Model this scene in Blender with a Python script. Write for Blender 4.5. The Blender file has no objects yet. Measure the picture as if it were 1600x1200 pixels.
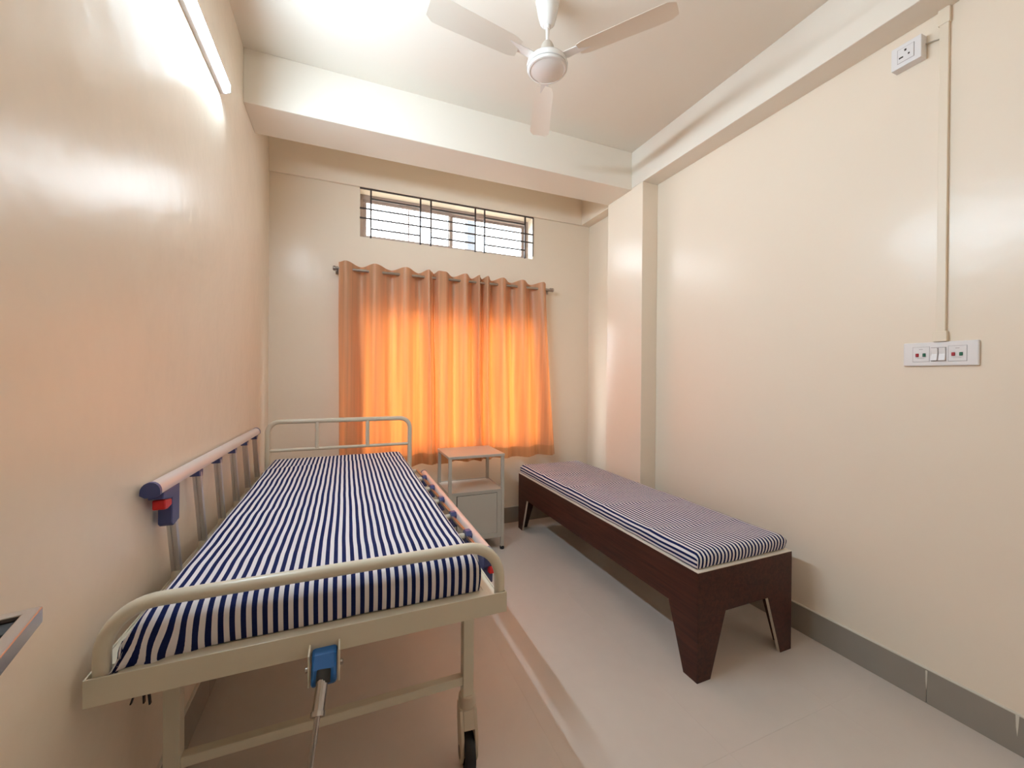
import bpy, bmesh, math, random
from mathutils import Vector, Matrix, noise
random.seed(7)
PI = math.pi
SC = bpy.context.scene
COL = SC.collection

# ------------------------------------------------------------------ camera
YAW, PITCH, ROLL = 0.3931, -0.0039, 0.0077
F_PX, CX, CY = 630.19, 800.47, 591.27
cam_d = bpy.data.cameras.new('camera')
cam_d.sensor_width = 36.0
cam_d.lens = F_PX / 1600 * 36
cam_d.shift_x = (800 - CX) / 1600
cam_d.shift_y = (CY - 600) / 1600
cam_d.clip_start = 0.02
cam = bpy.data.objects.new('camera', cam_d)
COL.objects.link(cam)
r0 = Vector((math.cos(YAW), -math.sin(YAW), 0)); d0 = Vector((math.sin(YAW), math.cos(YAW), 0)); z0 = Vector((0, 0, 1))
fw = math.cos(PITCH) * d0 + math.sin(PITCH) * z0
u0 = -math.sin(PITCH) * d0 + math.cos(PITCH) * z0
rt = math.cos(ROLL) * r0 + math.sin(ROLL) * u0
up = -math.sin(ROLL) * r0 + math.cos(ROLL) * u0
m = Matrix((rt, up, -fw)).transposed().to_4x4()
m.translation = Vector((0, 0, 1.4))
cam.matrix_world = m
SC.camera = cam

# ------------------------------------------------------------------ world, exposure
SKY_STRENGTH = 13.0
TUBE_STRENGTH = 280.0
world = bpy.data.worlds.new('sky'); SC.world = world
world.use_nodes = True
bg = world.node_tree.nodes['Background']
bg.inputs['Color'].default_value = (0.88, 0.94, 1.0, 1)
bg.inputs['Strength'].default_value = SKY_STRENGTH
SC.view_settings.view_transform = 'Standard'
SC.view_settings.look = 'None'
SC.view_settings.gamma = 1.0
SC.view_settings.use_curve_mapping = False
SC.view_settings.exposure = 0.43
SC.cycles.diffuse_bounces = 8
SC.cycles.max_bounces = 14
SC.cycles.transparent_max_bounces = 16
SC.cycles.sample_clamp_indirect = 8

YF_ = -0.35
# sky portals in the two window openings and the doorway help the sampling only
def portal(loc, rot, sx, sy):
    l = bpy.data.lights.new('sky_portal', 'AREA'); l.shape = 'RECTANGLE'; l.size = sx; l.size_y = sy
    l.cycles.is_portal = True
    o = bpy.data.objects.new('sky_portal', l); COL.objects.link(o)
    o.location = loc; o.rotation_euler = rot
portal((0.90, 3.84, 2.757), (-PI / 2, 0, 0), 1.58, 0.40)
portal((0.98, 3.84, 1.40), (-PI / 2, 0, 0), 1.72, 1.30)

# ------------------------------------------------------------------ materials
def mat(name, color, rough=0.5, metal=0.0, spec=0.5, bump=None, var=None, coat=0.0, sheen=0.0, emit=None):
    mt = bpy.data.materials.new(name); mt.use_nodes = True
    nt = mt.node_tree; b = nt.nodes['Principled BSDF']
    b.inputs['Base Color'].default_value = (*color, 1)
    b.inputs['Roughness'].default_value = rough
    b.inputs['Metallic'].default_value = metal
    b.inputs['Specular IOR Level'].default_value = spec
    b.inputs['Coat Weight'].default_value = coat
    b.inputs['Sheen Weight'].default_value = sheen
    tc = nt.nodes.new('ShaderNodeTexCoord')
    if var:
        scale, amt = var
        n = nt.nodes.new('ShaderNodeTexNoise'); n.inputs['Scale'].default_value = scale; n.inputs['Detail'].default_value = 4
        nt.links.new(tc.outputs['Object'], n.inputs['Vector'])
        mx = nt.nodes.new('ShaderNodeMix'); mx.data_type = 'RGBA'
        mx.inputs['A'].default_value = (*[c * (1 - amt) for c in color], 1)
        mx.inputs['B'].default_value = (*[min(1, c * (1 + amt)) for c in color], 1)
        nt.links.new(n.outputs['Fac'], mx.inputs['Factor'])
        nt.links.new(mx.outputs['Result'], b.inputs['Base Color'])
    if bump:
        scale, dist = bump
        n = nt.nodes.new('ShaderNodeTexNoise'); n.inputs['Scale'].default_value = scale; n.inputs['Detail'].default_value = 3
        nt.links.new(tc.outputs['Object'], n.inputs['Vector'])
        bp = nt.nodes.new('ShaderNodeBump'); bp.inputs['Distance'].default_value = dist
        nt.links.new(n.outputs['Fac'], bp.inputs['Height'])
        nt.links.new(bp.outputs['Normal'], b.inputs['Normal'])
    if emit:
        b.inputs['Emission Color'].default_value = (*emit[0], 1)
        b.inputs['Emission Strength'].default_value = emit[1]
    return mt

M = {}
M['wall'] = mat('cream_wall_paint', (0.85, 0.745, 0.615), 0.26, spec=0.32, bump=(5.0, 0.004), var=(1.2, 0.02))
M['ceil'] = mat('tube_lit_cream_paint', (0.83, 0.77, 0.68), 0.55, spec=0.3, bump=(5.0, 0.003), var=(1.2, 0.02))  # same cream paint toned paler, the tube light put into the colour
M['tile'] = mat('floor_tile', (0.62, 0.555, 0.50), 0.30, spec=0.45, var=(14, 0.03))
M['grout'] = mat('grout', (0.57, 0.51, 0.455), 0.6)
M['skirt'] = mat('skirting_tile', (0.30, 0.265, 0.225), 0.4, var=(9, 0.05))
M['skirtjoint'] = mat('white_cement', (0.7, 0.66, 0.58), 0.8)
M['enamel'] = mat('cream_enamel', (0.66, 0.61, 0.49), 0.28, var=(6, 0.04))
M['enamel_grey'] = mat('grey_enamel', (0.50, 0.47, 0.41), 0.32, var=(6, 0.03))
M['alu'] = mat('brushed_aluminium', (0.62, 0.60, 0.60), 0.32, metal=0.9)
M['railalu'] = mat('pearl_rail_plastic', (0.70, 0.64, 0.62), 0.28, metal=0.25)
M['chrome'] = mat('chrome', (0.42, 0.40, 0.39), 0.10, metal=1.0)
M['steel'] = mat('satin_steel', (0.50, 0.45, 0.42), 0.25, metal=1.0)
M['rodsteel'] = mat('rod_steel', (0.42, 0.37, 0.33), 0.28, metal=1.0)
M['blue'] = mat('slate_blue_plastic', (0.055, 0.07, 0.20), 0.4)
M['blue2'] = mat('bright_blue_plastic', (0.02, 0.12, 0.34), 0.35)
M['red'] = mat('red_plastic', (0.60, 0.01, 0.012), 0.35)
M['black'] = mat('black_rubber', (0.012, 0.010, 0.012), 0.55)
M['white'] = mat('white_plastic', (0.80, 0.78, 0.78), 0.35)
M['conduit'] = mat('ivory_pvc', (0.80, 0.70, 0.56), 0.4)
M['fan'] = mat('white_fan_enamel', (0.82, 0.79, 0.76), 0.25)
M['fanblade'] = mat('cream_fan_blade', (0.80, 0.735, 0.64), 0.35)
M['fangrey'] = mat('fan_cap', (0.62, 0.56, 0.49), 0.4)
M['caster'] = mat('cream_nylon', (0.62, 0.53, 0.42), 0.45)
M['castergrey'] = mat('grey_hub', (0.18, 0.14, 0.11), 0.5)
M['board'] = mat('white_board', (0.78, 0.72, 0.62), 0.45)
M['edge'] = mat('raw_board_edge', (0.62, 0.55, 0.46), 0.7)
M['bar'] = mat('dark_brown_iron', (0.035, 0.02, 0.018), 0.5)
M['winframe'] = mat('taupe_window_frame', (0.40, 0.31, 0.27), 0.45)
M['redbtn'] = mat('dark_red_button', (0.36, 0.012, 0.02), 0.4)
M['greenbtn'] = mat('dark_green_button', (0.015, 0.13, 0.07), 0.4)
M['print'] = mat('grey_print', (0.40, 0.36, 0.36), 0.6)
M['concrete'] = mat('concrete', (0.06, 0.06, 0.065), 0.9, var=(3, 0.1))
M['leaf'] = mat('dusty_leaf', (0.035, 0.045, 0.025), 0.6)
M['bark'] = mat('bark', (0.12, 0.09, 0.06), 0.9)
M['earth'] = mat('earth', (0.25, 0.22, 0.17), 0.95, var=(2, 0.15))
M['dark_fill'] = mat('dark_gap', (0.03, 0.025, 0.02), 0.8)  # near-black; painted shade for gaps and holes, also bolt and crank socket
M['mattress'] = mat('mattress_foam', (0.7, 0.66, 0.58), 0.9)
M['tubelens'] = mat('lit_tube_lens', (0.9, 0.9, 0.9), 0.4, emit=((0.68, 0.86, 1.0), TUBE_STRENGTH))
M['cable'] = mat('grey_cable', (0.45, 0.39, 0.31), 0.6)

def wood():
    mt = mat('dark_walnut_laminate', (0.05, 0.02, 0.013), 0.45, spec=0.3)
    nt = mt.node_tree; b = nt.nodes['Principled BSDF']
    tc = nt.nodes.new('ShaderNodeTexCoord'); mp = nt.nodes.new('ShaderNodeMapping')
    mp.inputs['Scale'].default_value = (30, 1.6, 30)
    n = nt.nodes.new('ShaderNodeTexNoise'); n.inputs['Scale'].default_value = 2.2; n.inputs['Detail'].default_value = 6
    n.inputs['Distortion'].default_value = 0.6
    r = nt.nodes.new('ShaderNodeValToRGB')
    r.color_ramp.elements[0].position = 0.3; r.color_ramp.elements[0].color = (0.036, 0.0095, 0.006, 1)
    r.color_ramp.elements[1].position = 0.75; r.color_ramp.elements[1].color = (0.080, 0.024, 0.014, 1)
    nt.links.new(tc.outputs['Object'], mp.inputs['Vector']); nt.links.new(mp.outputs['Vector'], n.inputs['Vector'])
    nt.links.new(n.outputs['Fac'], r.inputs['Fac']); nt.links.new(r.outputs['Color'], b.inputs['Base Color'])
    return mt
M['wood'] = wood()

def stripes(name, period, duty=0.5):
    mt = mat(name, (0.7, 0.7, 0.75), 0.9, spec=0.1)
    nt = mt.node_tree; b = nt.nodes['Principled BSDF']; L = nt.links.new
    uv = nt.nodes.new('ShaderNodeUVMap'); uv.uv_map = 'UVMap'
    sx = nt.nodes.new('ShaderNodeSeparateXYZ'); L(uv.outputs['UV'], sx.inputs['Vector'])
    dv = nt.nodes.new('ShaderNodeMath'); dv.operation = 'DIVIDE'; dv.inputs[1].default_value = period; L(sx.outputs['X'], dv.inputs[0])
    fr = nt.nodes.new('ShaderNodeMath'); fr.operation = 'FRACT'; L(dv.outputs[0], fr.inputs[0])
    gt = nt.nodes.new('ShaderNodeMath'); gt.operation = 'LESS_THAN'; gt.inputs[1].default_value = duty; L(fr.outputs[0], gt.inputs[0])
    n = nt.nodes.new('ShaderNodeTexNoise'); n.inputs['Scale'].default_value = 60; n.inputs['Detail'].default_value = 2
    mxn = nt.nodes.new('ShaderNodeMix'); mxn.data_type = 'RGBA'
    mxn.inputs['A'].default_value = (0.007, 0.012, 0.062, 1); mxn.inputs['B'].default_value = (0.014, 0.022, 0.10, 1)
    L(n.outputs['Fac'], mxn.inputs['Factor'])
    mx = nt.nodes.new('ShaderNodeMix'); mx.data_type = 'RGBA'
    mx.inputs['A'].default_value = (0.76, 0.73, 0.75, 1)
    L(gt.outputs[0], mx.inputs['Factor']); L(mxn.outputs['Result'], mx.inputs['B'])
    L(mx.outputs['Result'], b.inputs['Base Color'])
    return mt
STRIPE = 0.0235
M['stripe'] = stripes('navy_white_stripe', STRIPE)

def curtain_mat(name, front, trans, tw):
    mt = bpy.data.materials.new(name); mt.use_nodes = True
    nt = mt.node_tree; L = nt.links.new; b = nt.nodes['Principled BSDF']; out = nt.nodes['Material Output']
    b.inputs['Base Color'].default_value = (*front, 1); b.inputs['Roughness'].default_value = 0.36
    b.inputs['Specular IOR Level'].default_value = 0.5; b.inputs['Sheen Weight'].default_value = 0.15
    tc = nt.nodes.new('ShaderNodeTexCoord'); mp = nt.nodes.new('ShaderNodeMapping'); mp.inputs['Scale'].default_value = (140, 140, 420)
    n = nt.nodes.new('ShaderNodeTexNoise'); n.inputs['Scale'].default_value = 1.0; n.inputs['Detail'].default_value = 2
    L(tc.outputs['Object'], mp.inputs['Vector']); L(mp.outputs['Vector'], n.inputs['Vector'])
    bp = nt.nodes.new('ShaderNodeBump'); bp.inputs['Distance'].default_value = 0.0006; L(n.outputs['Fac'], bp.inputs['Height'])
    L(bp.outputs['Normal'], b.inputs['Normal'])
    t = nt.nodes.new('ShaderNodeBsdfTranslucent')
    mp2 = nt.nodes.new('ShaderNodeMapping'); mp2.inputs['Scale'].default_value = (38, 4, 0.7); L(tc.outputs['Object'], mp2.inputs['Vector'])
    n2 = nt.nodes.new('ShaderNodeTexNoise'); n2.inputs['Scale'].default_value = 1.0; n2.inputs['Detail'].default_value = 4; L(mp2.outputs['Vector'], n2.inputs['Vector'])
    for col, lo, hi, sock in ((front, 0.94, 1.05, b.inputs['Base Color']), (trans, 0.70, 1.30, t.inputs['Color'])):
        r = nt.nodes.new('ShaderNodeValToRGB'); r.color_ramp.elements[0].position = 0.32; r.color_ramp.elements[1].position = 0.68
        r.color_ramp.elements[0].color = (*[c * lo for c in col], 1); r.color_ramp.elements[1].color = (*[min(1, c * hi) for c in col], 1)
        L(n2.outputs['Fac'], r.inputs['Fac']); L(r.outputs['Color'], sock)
    mx = nt.nodes.new('ShaderNodeMixShader'); mx.inputs['Fac'].default_value = tw
    L(b.outputs[0], mx.inputs[1]); L(t.outputs[0], mx.inputs[2]); L(mx.outputs[0], out.inputs['Surface'])
    return mt
M['curtain'] = curtain_mat('apricot_satin', (0.70, 0.42, 0.245), (0.60, 0.155, 0.026), 0.34)
M['hem'] = curtain_mat('shaded_double_hem', (0.62, 0.31, 0.14), (0.30, 0.10, 0.025), 0.2)  # doubled cloth; the brown also holds the missing backlight below the sill

def glass():
    mt = bpy.data.materials.new('window_glass'); mt.use_nodes = True
    nt = mt.node_tree; L = nt.links.new; out = nt.nodes['Material Output']; nt.nodes.remove(nt.nodes['Principled BSDF'])
    t = nt.nodes.new('ShaderNodeBsdfTransparent'); t.inputs['Color'].default_value = (0.93, 0.95, 0.95, 1)
    g = nt.nodes.new('ShaderNodeBsdfGlossy'); g.inputs['Roughness'].default_value = 0.02
    mx = nt.nodes.new('ShaderNodeMixShader'); mx.inputs['Fac'].default_value = 0.05
    L(t.outputs[0], mx.inputs[1]); L(g.outputs[0], mx.inputs[2]); L(mx.outputs[0], out.inputs['Surface'])
    return mt
M['glass'] = glass()

# ------------------------------------------------------------------ mesh helpers
class MB:
    def __init__(s): s.v = []; s.f = []
    def add(s, vs, fs):
        o = len(s.v); s.v += [Vector(p) for p in vs]; s.f += [[i + o for i in f] for f in fs]; return s
    def box(s, x0, x1, y0, y1, z0, z1):
        return s.add([(x0, y0, z0), (x1, y0, z0), (x1, y1, z0), (x0, y1, z0), (x0, y0, z1), (x1, y0, z1), (x1, y1, z1), (x0, y1, z1)],
                     [(0, 3, 2, 1), (4, 5, 6, 7), (0, 1, 5, 4), (1, 2, 6, 5), (2, 3, 7, 6), (3, 0, 4, 7)])
    def prism(s, poly, axis, a, b):
        """poly: 2-D outline in the two other axes (x,y / x,z / y,z order), extruded a..b along axis"""
        n = len(poly)
        def P(p, t): return {0: (t, p[0], p[1]), 1: (p[0], t, p[1]), 2: (p[0], p[1], t)}[axis]
        vs = [P(p, a) for p in poly] + [P(p, b) for p in poly]
        fs = [list(range(n))[::-1], list(range(n, 2 * n))] + [[i, (i + 1) % n, n + (i + 1) % n, n + i] for i in range(n)]
        return s.add(vs, fs)
    def sweep(s, pts, prof, cap=True):
        """prof: list of (a,b) offsets in the moving frame"""
        pts = [Vector(p) for p in pts]; n = len(prof); vs = []; fs = []
        T = []
        for i in range(len(pts)):
            a = pts[max(i - 1, 0)]; b = pts[min(i + 1, len(pts) - 1)]; T.append((b - a).normalized())
        ref = Vector((0, 0, 1)) if abs(T[0].z) < 0.9 else Vector((1, 0, 0))
        u = (ref - T[0] * ref.dot(T[0])).normalized()
        for i, p in enumerate(pts):
            u = (u - T[i] * u.dot(T[i])).normalized(); w = T[i].cross(u)
            vs += [p + w * a + u * b for a, b in prof]
        for i in range(len(pts) - 1):
            for k in range(n):
                k2 = (k + 1) % n; fs.append([i * n + k, i * n + k2, (i + 1) * n + k2, (i + 1) * n + k])
        if cap: fs += [list(range(n))[::-1], [(len(pts) - 1) * n + k for k in range(n)]]
        return s.add(vs, fs)
    def tube(s, pts, r, n=14, cap=True):
        return s.sweep(pts, [(r * math.cos(2 * PI * k / n), r * math.sin(2 * PI * k / n)) for k in range(n)], cap)
    def lathe(s, prof, c, n=28, axis=2):
        """prof: (radius, height) list; c: centre"""
        vs = []; fs = []; c = Vector(c)
        for r, h in prof:
            for k in range(n):
                a = 2 * PI * k / n; p = (r * math.cos(a), r * math.sin(a), h)
                if axis == 0: p = (p[2], p[0], p[1])
                elif axis == 1: p = (p[0], p[2], p[1])
                vs.append(c + Vector(p))
        for i in range(len(prof) - 1):
            for k in range(n):
                k2 = (k + 1) % n; fs.append([i * n + k, i * n + k2, (i + 1) * n + k2, (i + 1) * n + k])
        fs += [list(range(n))[::-1], [(len(prof) - 1) * n + k for k in range(n)]]
        return s.add(vs, fs)
    def build(s, name, m, parent=None, smooth=0.0, bevel=0.0, fix=True):
        me = bpy.data.meshes.new(name)
        off = wloc(parent)
        me.from_pydata([p - off for p in s.v], [], s.f)
        if fix:
            bm = bmesh.new(); bm.from_mesh(me); bmesh.ops.recalc_face_normals(bm, faces=bm.faces); bm.to_mesh(me); bm.free()
        me.materials.append(m)
        o = bpy.data.objects.new(name, me); COL.objects.link(o)
        if parent: o.parent = parent
        if smooth:
            me.polygons.foreach_set('use_smooth', [True] * len(me.polygons))
            me.set_sharp_from_angle(angle=math.radians(smooth))
        if bevel:
            b = o.modifiers.new('bevel', 'BEVEL'); b.width = bevel; b.segments = 2; b.limit_method = 'ANGLE'; b.angle_limit = math.radians(40)
        return o
def wloc(o):
    v = Vector((0, 0, 0))
    while o is not None: v = v + o.location; o = o.parent
    return v
def thing(name, label, cat, loc, group=None):
    o = bpy.data.objects.new(name, None); COL.objects.link(o); o.location = loc; o.empty_display_size = 0.1
    return tag(o, label, cat, group)
def tag(o, label, cat, group=None):
    o['label'] = label; o['category'] = cat
    if group: o['group'] = group
    return o
def struct(o, label=None):
    o['kind'] = 'structure'
    if label: o['label'] = label
    return o
def pl(o, label): o['label'] = label; return o
def fillet(pts, r, seg=8):
    pts = [Vector(p) for p in pts]; out = [pts[0]]
    for i in range(1, len(pts) - 1):
        a = (pts[i - 1] - pts[i]).normalized(); b = (pts[i + 1] - pts[i]).normalized()
        ang = a.angle(b); d = r / math.tan(ang / 2)
        p0 = pts[i] + a * d; p1 = pts[i] + b * d; c = pts[i] + (a + b).normalized() * (r / math.sin(ang / 2))
        v0 = p0 - c; v1 = p1 - c; tot = v0.angle(v1); ax = v0.cross(v1).normalized()
        for k in range(seg + 1): out.append(c + Matrix.Rotation(tot * k / seg, 3, ax) @ v0)
    out.append(pts[-1]); return out
def clone(o, delta, parent):
    c = o.copy(); COL.objects.link(c); c.parent = parent; c.location = o.location + Vector(delta); return c

# ------------------------------------------------------------------ room shell
XL, XR, YB, ZC, XC = -0.546, 2.3425, 3.588, 3.268, 2.1886
YF = -0.35
# floor slab and 0.6 x 1.2 m tiles
fl = struct(MB().box(XL - 0.2, XR + 0.2, -2.2, YB + 0.23, -0.10, -0.0006).build('floor', M['grout']), 'pale grey-beige tiled floor')
ys = [-0.13 + 1.2 * k for k in range(-2, 5)]; xs = [XL + 0.08 + 0.6 * k for k in range(-1, 6)]
G = 0.0002
for i in range(len(xs) - 1):
    for j in range(len(ys) - 1):
        x0, x1 = max(xs[i], XL), min(xs[i + 1], XR); y0, y1 = max(ys[j], -2.2), min(ys[j + 1], YB)
        if x1 - x0 < 0.02 or y1 - y0 < 0.02: continue
        MB().box(x0 + G, x1 - G, y0 + G, y1 - G, -0.002, 0.0).build('floor_tile', M['tile'], fl)

struct(MB().box(XL - 0.2, XL, YF - 0.15, YB + 0.23, 0, ZC).build('wall_left', M['wall']), 'cream painted side wall behind the hospital bed')
struct(MB().box(XR, XR + 0.2, YF - 0.15, YB + 0.23, 0, ZC).build('wall_right', M['wall']), 'cream painted side wall behind the wooden cot')
struct(MB().box(XL - 0.2, XR + 0.2, -2.35, YB + 0.23, ZC, ZC + 0.12).build('ceiling', M['ceil']), 'pale flat ceiling slab')
# back wall with the ventilator opening and the curtained window opening
VX0, VX1, VZ0, VZ1 = 0.108, 1.692, 2.557, 2.958
WX0, WX1, WZ0, WZ1 = 0.12, 1.84, 0.755, 2.045
wb = MB(); Y0, Y1 = YB, YB + 0.23
xx = [XL, VX0, WX0, VX1, WX1, XR]; 
wb.box(XL, XR, Y0, Y1, 0, WZ0); wb.box(XL, WX0, Y0, Y1, WZ0, WZ1); wb.box(WX1, XR, Y0, Y1, WZ0, WZ1)
wb.box(XL, XR, Y0, Y1, WZ1, VZ0); wb.box(XL, VX0, Y0, Y1, VZ0, VZ1); wb.box(VX1, XR, Y0, Y1, VZ0, VZ1); wb.box(XL, XR, Y0, Y1, VZ1, ZC)
struct(wb.build('wall_back', M['wall']), 'cream painted end wall with the window')
# front wall (behind the camera) with the doorway
wf = MB(); DX0, DX1, DZ = -0.20, 0.62, 2.1
wf.box(XL, DX0, YF - 0.15, YF, 0, ZC); wf.box(DX1, XR, YF - 0.15, YF, 0, ZC); wf.box(DX0, DX1, YF - 0.15, YF, DZ, ZC)
struct(wf.build('wall_front', M['wall']))
struct(MB().box(XL - 0.35, XR + 0.2, -2.35, -2.2, 0, ZC).build('wall_corridor_unseen', M['wall']))  # unseen, raised to full height to keep sky light out
struct(MB().box(XL - 0.35, XL - 0.2, -2.2, YF - 0.15, 0, ZC).build('wall_corridor_end_unseen', M['wall']))
struct(MB().box(XR + 0.2, XR + 0.35, -2.2, YF - 0.15, 0, ZC).build('wall_corridor_end_unseen', M['wall']))  # unseen end, added to shut sky light out of the corridor
# beams and column
struct(MB().box(XL, XC, 2.722, 3.049, 2.957, ZC).build('trim_1', M['ceil'], bevel=0.004), 'deep ceiling beam crossing the room before the window wall')
struct(MB().box(XC, XR, YF, 3.049, 2.971, ZC).build('trim_2', M['ceil'], bevel=0.004), 'long ceiling beam running along the right wall')
struct(MB().box(XC, XR, 2.587, 3.049, 0, 2.971).build('trim_3', M['wall'], bevel=0.004), 'shallow cream column projecting from the right wall')
struct(MB().box(XL, XR, 3.562, YB, 2.962, ZC).build('trim_4', M['wall'], bevel=0.003), 'flat beam above the small high window')
struct(MB().box(2.235, XR, 3.049, 3.562, 2.962, ZC).build('trim_5', M['wall'], bevel=0.003), 'short beam in the right rear corner')

# skirting tiles
def skirting(name, runs, lab):
    """runs: (axis, fixed face coordinate, depth sign, start, end)"""
    base = None
    for axis, c, sg, a, b in runs:
        cap = MB()
        if axis == 'y': cap.box(min(c, c + sg * 0.011), max(c, c + sg * 0.011), a, b, 0.146, 0.153)
        else: cap.box(a, b, min(c, c + sg * 0.011), max(c, c + sg * 0.011), 0.146, 0.153)
        if base is None: base = struct(cap.build(name, M['skirtjoint'], bevel=0.002), lab)
        else: cap.build('skirting_cap', M['skirtjoint'], base, bevel=0.002)
        t = a
        first = True
        while t < b - 0.005:
            e = min(b, (0.918 + 0.6 * math.ceil((t - 0.918 + 1e-4) / 0.6)) if axis == 'y' else t + 0.6)
            q = MB(); g = 0.0012
            if axis == 'y': q.box(min(c, c + sg * 0.009), max(c, c + sg * 0.009), t + g, e - g, 0, 0.146)
            else: q.box(t + g, e - g, min(c, c + sg * 0.009), max(c, c + sg * 0.009), 0, 0.146)
            q.build('skirting_tile', M['skirt'], base, bevel=0.001)
            t = e
    return base
br = skirting('baseboard_right', [('y', XR, -1, YF, 2.587), ('x', 2.587, -1, XC, XR - 0.011), ('y', XC, -1, 2.576, 3.049), ('y', XR, -1, 3.049, YB)], 'grey tile skirting along the right wall')
j = MB()
for yy, z1, w in ((0.918, 0.142, 0.0035), (0.662, 0.152, 0.005)):
    j.add([(XR - 0.0105, yy - w, z1), (XR - 0.0105, yy + w, z1), (XR - 0.0105, yy + w * 0.7, z1 - 0.05), (XR - 0.0105, yy, z1 - 0.085), (XR - 0.0105, yy - w * 0.5, z1 - 0.05)], [(0, 1, 2, 3, 4)])
    j.add([(XR - 0.0088, yy - w, z1), (XR - 0.0088, yy + w, z1), (XR - 0.0088, yy, z1 - 0.085)], [(0, 1, 2)])
pl(j.build('cement_smear', M['skirtjoint'], br, fix=False), 'white cement smear in a skirting joint')
skirting('baseboard_back', [('x', YB, -1, XL + 0.011, XR - 0.011)], 'grey tile skirting below the curtains')
skirting('baseboard_left', [('y', XL, 1, YF, YB - 0.011)], 'grey tile skirting under the hospital bed')

# ------------------------------------------------------------------ high window (ventilator)
w1 = struct(bpy.data.objects.new('window_1', None), 'small high sliding window above the curtains, with iron grille'); COL.objects.link(w1); w1.location = ((VX0 + VX1) / 2, YB, VZ0)
FY = YB + 0.115
fr = MB()
fr.box(VX0, VX1, FY, FY + 0.05, VZ1 - 0.04, VZ1); fr.box(VX0, VX1, FY, FY + 0.05, VZ0, VZ0 + 0.035)
fr.box(VX0, VX0 + 0.03, FY, FY + 0.05, VZ0 + 0.035, VZ1 - 0.04); fr.box(VX1 - 0.03, VX1, FY, FY + 0.05, VZ0 + 0.035, VZ1 - 0.04)
fr.build('window_frame', M['winframe'], w1, bevel=0.003)
for x0, x1, yy in ((VX0 + 0.03, 0.925, FY + 0.008), (0.888, VX1 - 0.03, FY + 0.026)):
    z0_, z1_ = VZ0 + 0.035, VZ1 - 0.04; s = MB()
    s.box(x0, x1, yy, yy + 0.016, z0_, z0_ + 0.022); s.box(x0, x1, yy, yy + 0.016, z1_ - 0.022, z1_)
    s.box(x0, x0 + 0.025, yy, yy + 0.016, z0_ + 0.022, z1_ - 0.022); s.box(x1 - 0.030, x1, yy, yy + 0.016, z0_ + 0.022, z1_ - 0.022)
    so = s.build('sash', M['winframe'], w1, bevel=0.002)
    p = MB().box(x0 + 0.02, x1 - 0.02, yy + 0.006, yy + 0.010, z0_ + 0.015, z1_ - 0.015).build('pane', M['glass'], so)
hs = MB().box(0.520, 0.530, FY + 0.044, FY + 0.050, VZ0 + 0.035, VZ1 - 0.04).build('screen_stile', M['winframe'], w1)
# white plastered jamb edge on the right reveal, lit
GY = YB - 0.006
def vbar(x, a, b, r=0.0065): MB().box(x - r, x + r, GY - r, GY + r, a, b).build('grille_bar', M['bar'], w1)
def hbar(z, a, b, r=0.0055, y=None): MB().box(a, b, (y or GY) - r, (y or GY) + r, z - r, z + r).build('grille_bar', M['bar'], w1)
for x in (0.192, 0.602, 0.694, 1.103, 1.193, 1.607): vbar(x, 2.553, 2.955)
vbar(1.693, 2.58, 2.961, 0.004)
hbar(2.957, 0.105, 1.697, 0.0055)
hbar(2.798 - 0.006, 0.105, 1.697); hbar(2.712, 0.105, 1.697)
for a, b in ((0.192, 0.602), (0.694, 1.103), (1.193, 1.607)):
    hbar(2.630, a, b); hbar(2.880, a, b)

# ------------------------------------------------------------------ main window behind the curtains
w2 = struct(bpy.data.objects.new('window_2', None), 'large window hidden behind the orange curtains'); COL.objects.link(w2); w2.location = ((WX0 + WX1) / 2, YB, WZ0)
fr = MB()
fr.box(WX0, WX1, FY, FY + 0.05, WZ1 - 0.05, WZ1); fr.box(WX0, WX1, FY, FY + 0.05, WZ0, WZ0 + 0.045)
fr.box(WX0, WX0 + 0.045, FY, FY + 0.05, WZ0 + 0.045, WZ1 - 0.05); fr.box(WX1 - 0.045, WX1, FY, FY + 0.05, WZ0 + 0.045, WZ1 - 0.05)
fr.build('window_frame', M['winframe'], w2, bevel=0.003)
for x0, x1, yy in ((WX0 + 0.045, 1.0, FY + 0.008), (0.96, WX1 - 0.045, FY + 0.026)):
    z0_, z1_ = WZ0 + 0.045, WZ1 - 0.05; s = MB()
    s.box(x0, x1, yy, yy + 0.016, z0_, z0_ + 0.04); s.box(x0, x1, yy, yy + 0.016, z1_ - 0.04, z1_)
    s.box(x0, x0 + 0.04, yy, yy + 0.016, z0_ + 0.04, z1_ - 0.04); s.box(x1 - 0.04, x1, yy, yy + 0.016, z0_ + 0.04, z1_ - 0.04)
    so = s.build('sash', M['winframe'], w2, bevel=0.002)
    MB().box(x0 + 0.03, x1 - 0.03, yy + 0.006, yy + 0.010, z0_ + 0.03, z1_ - 0.03).build('pane', M['glass'], so)

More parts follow.
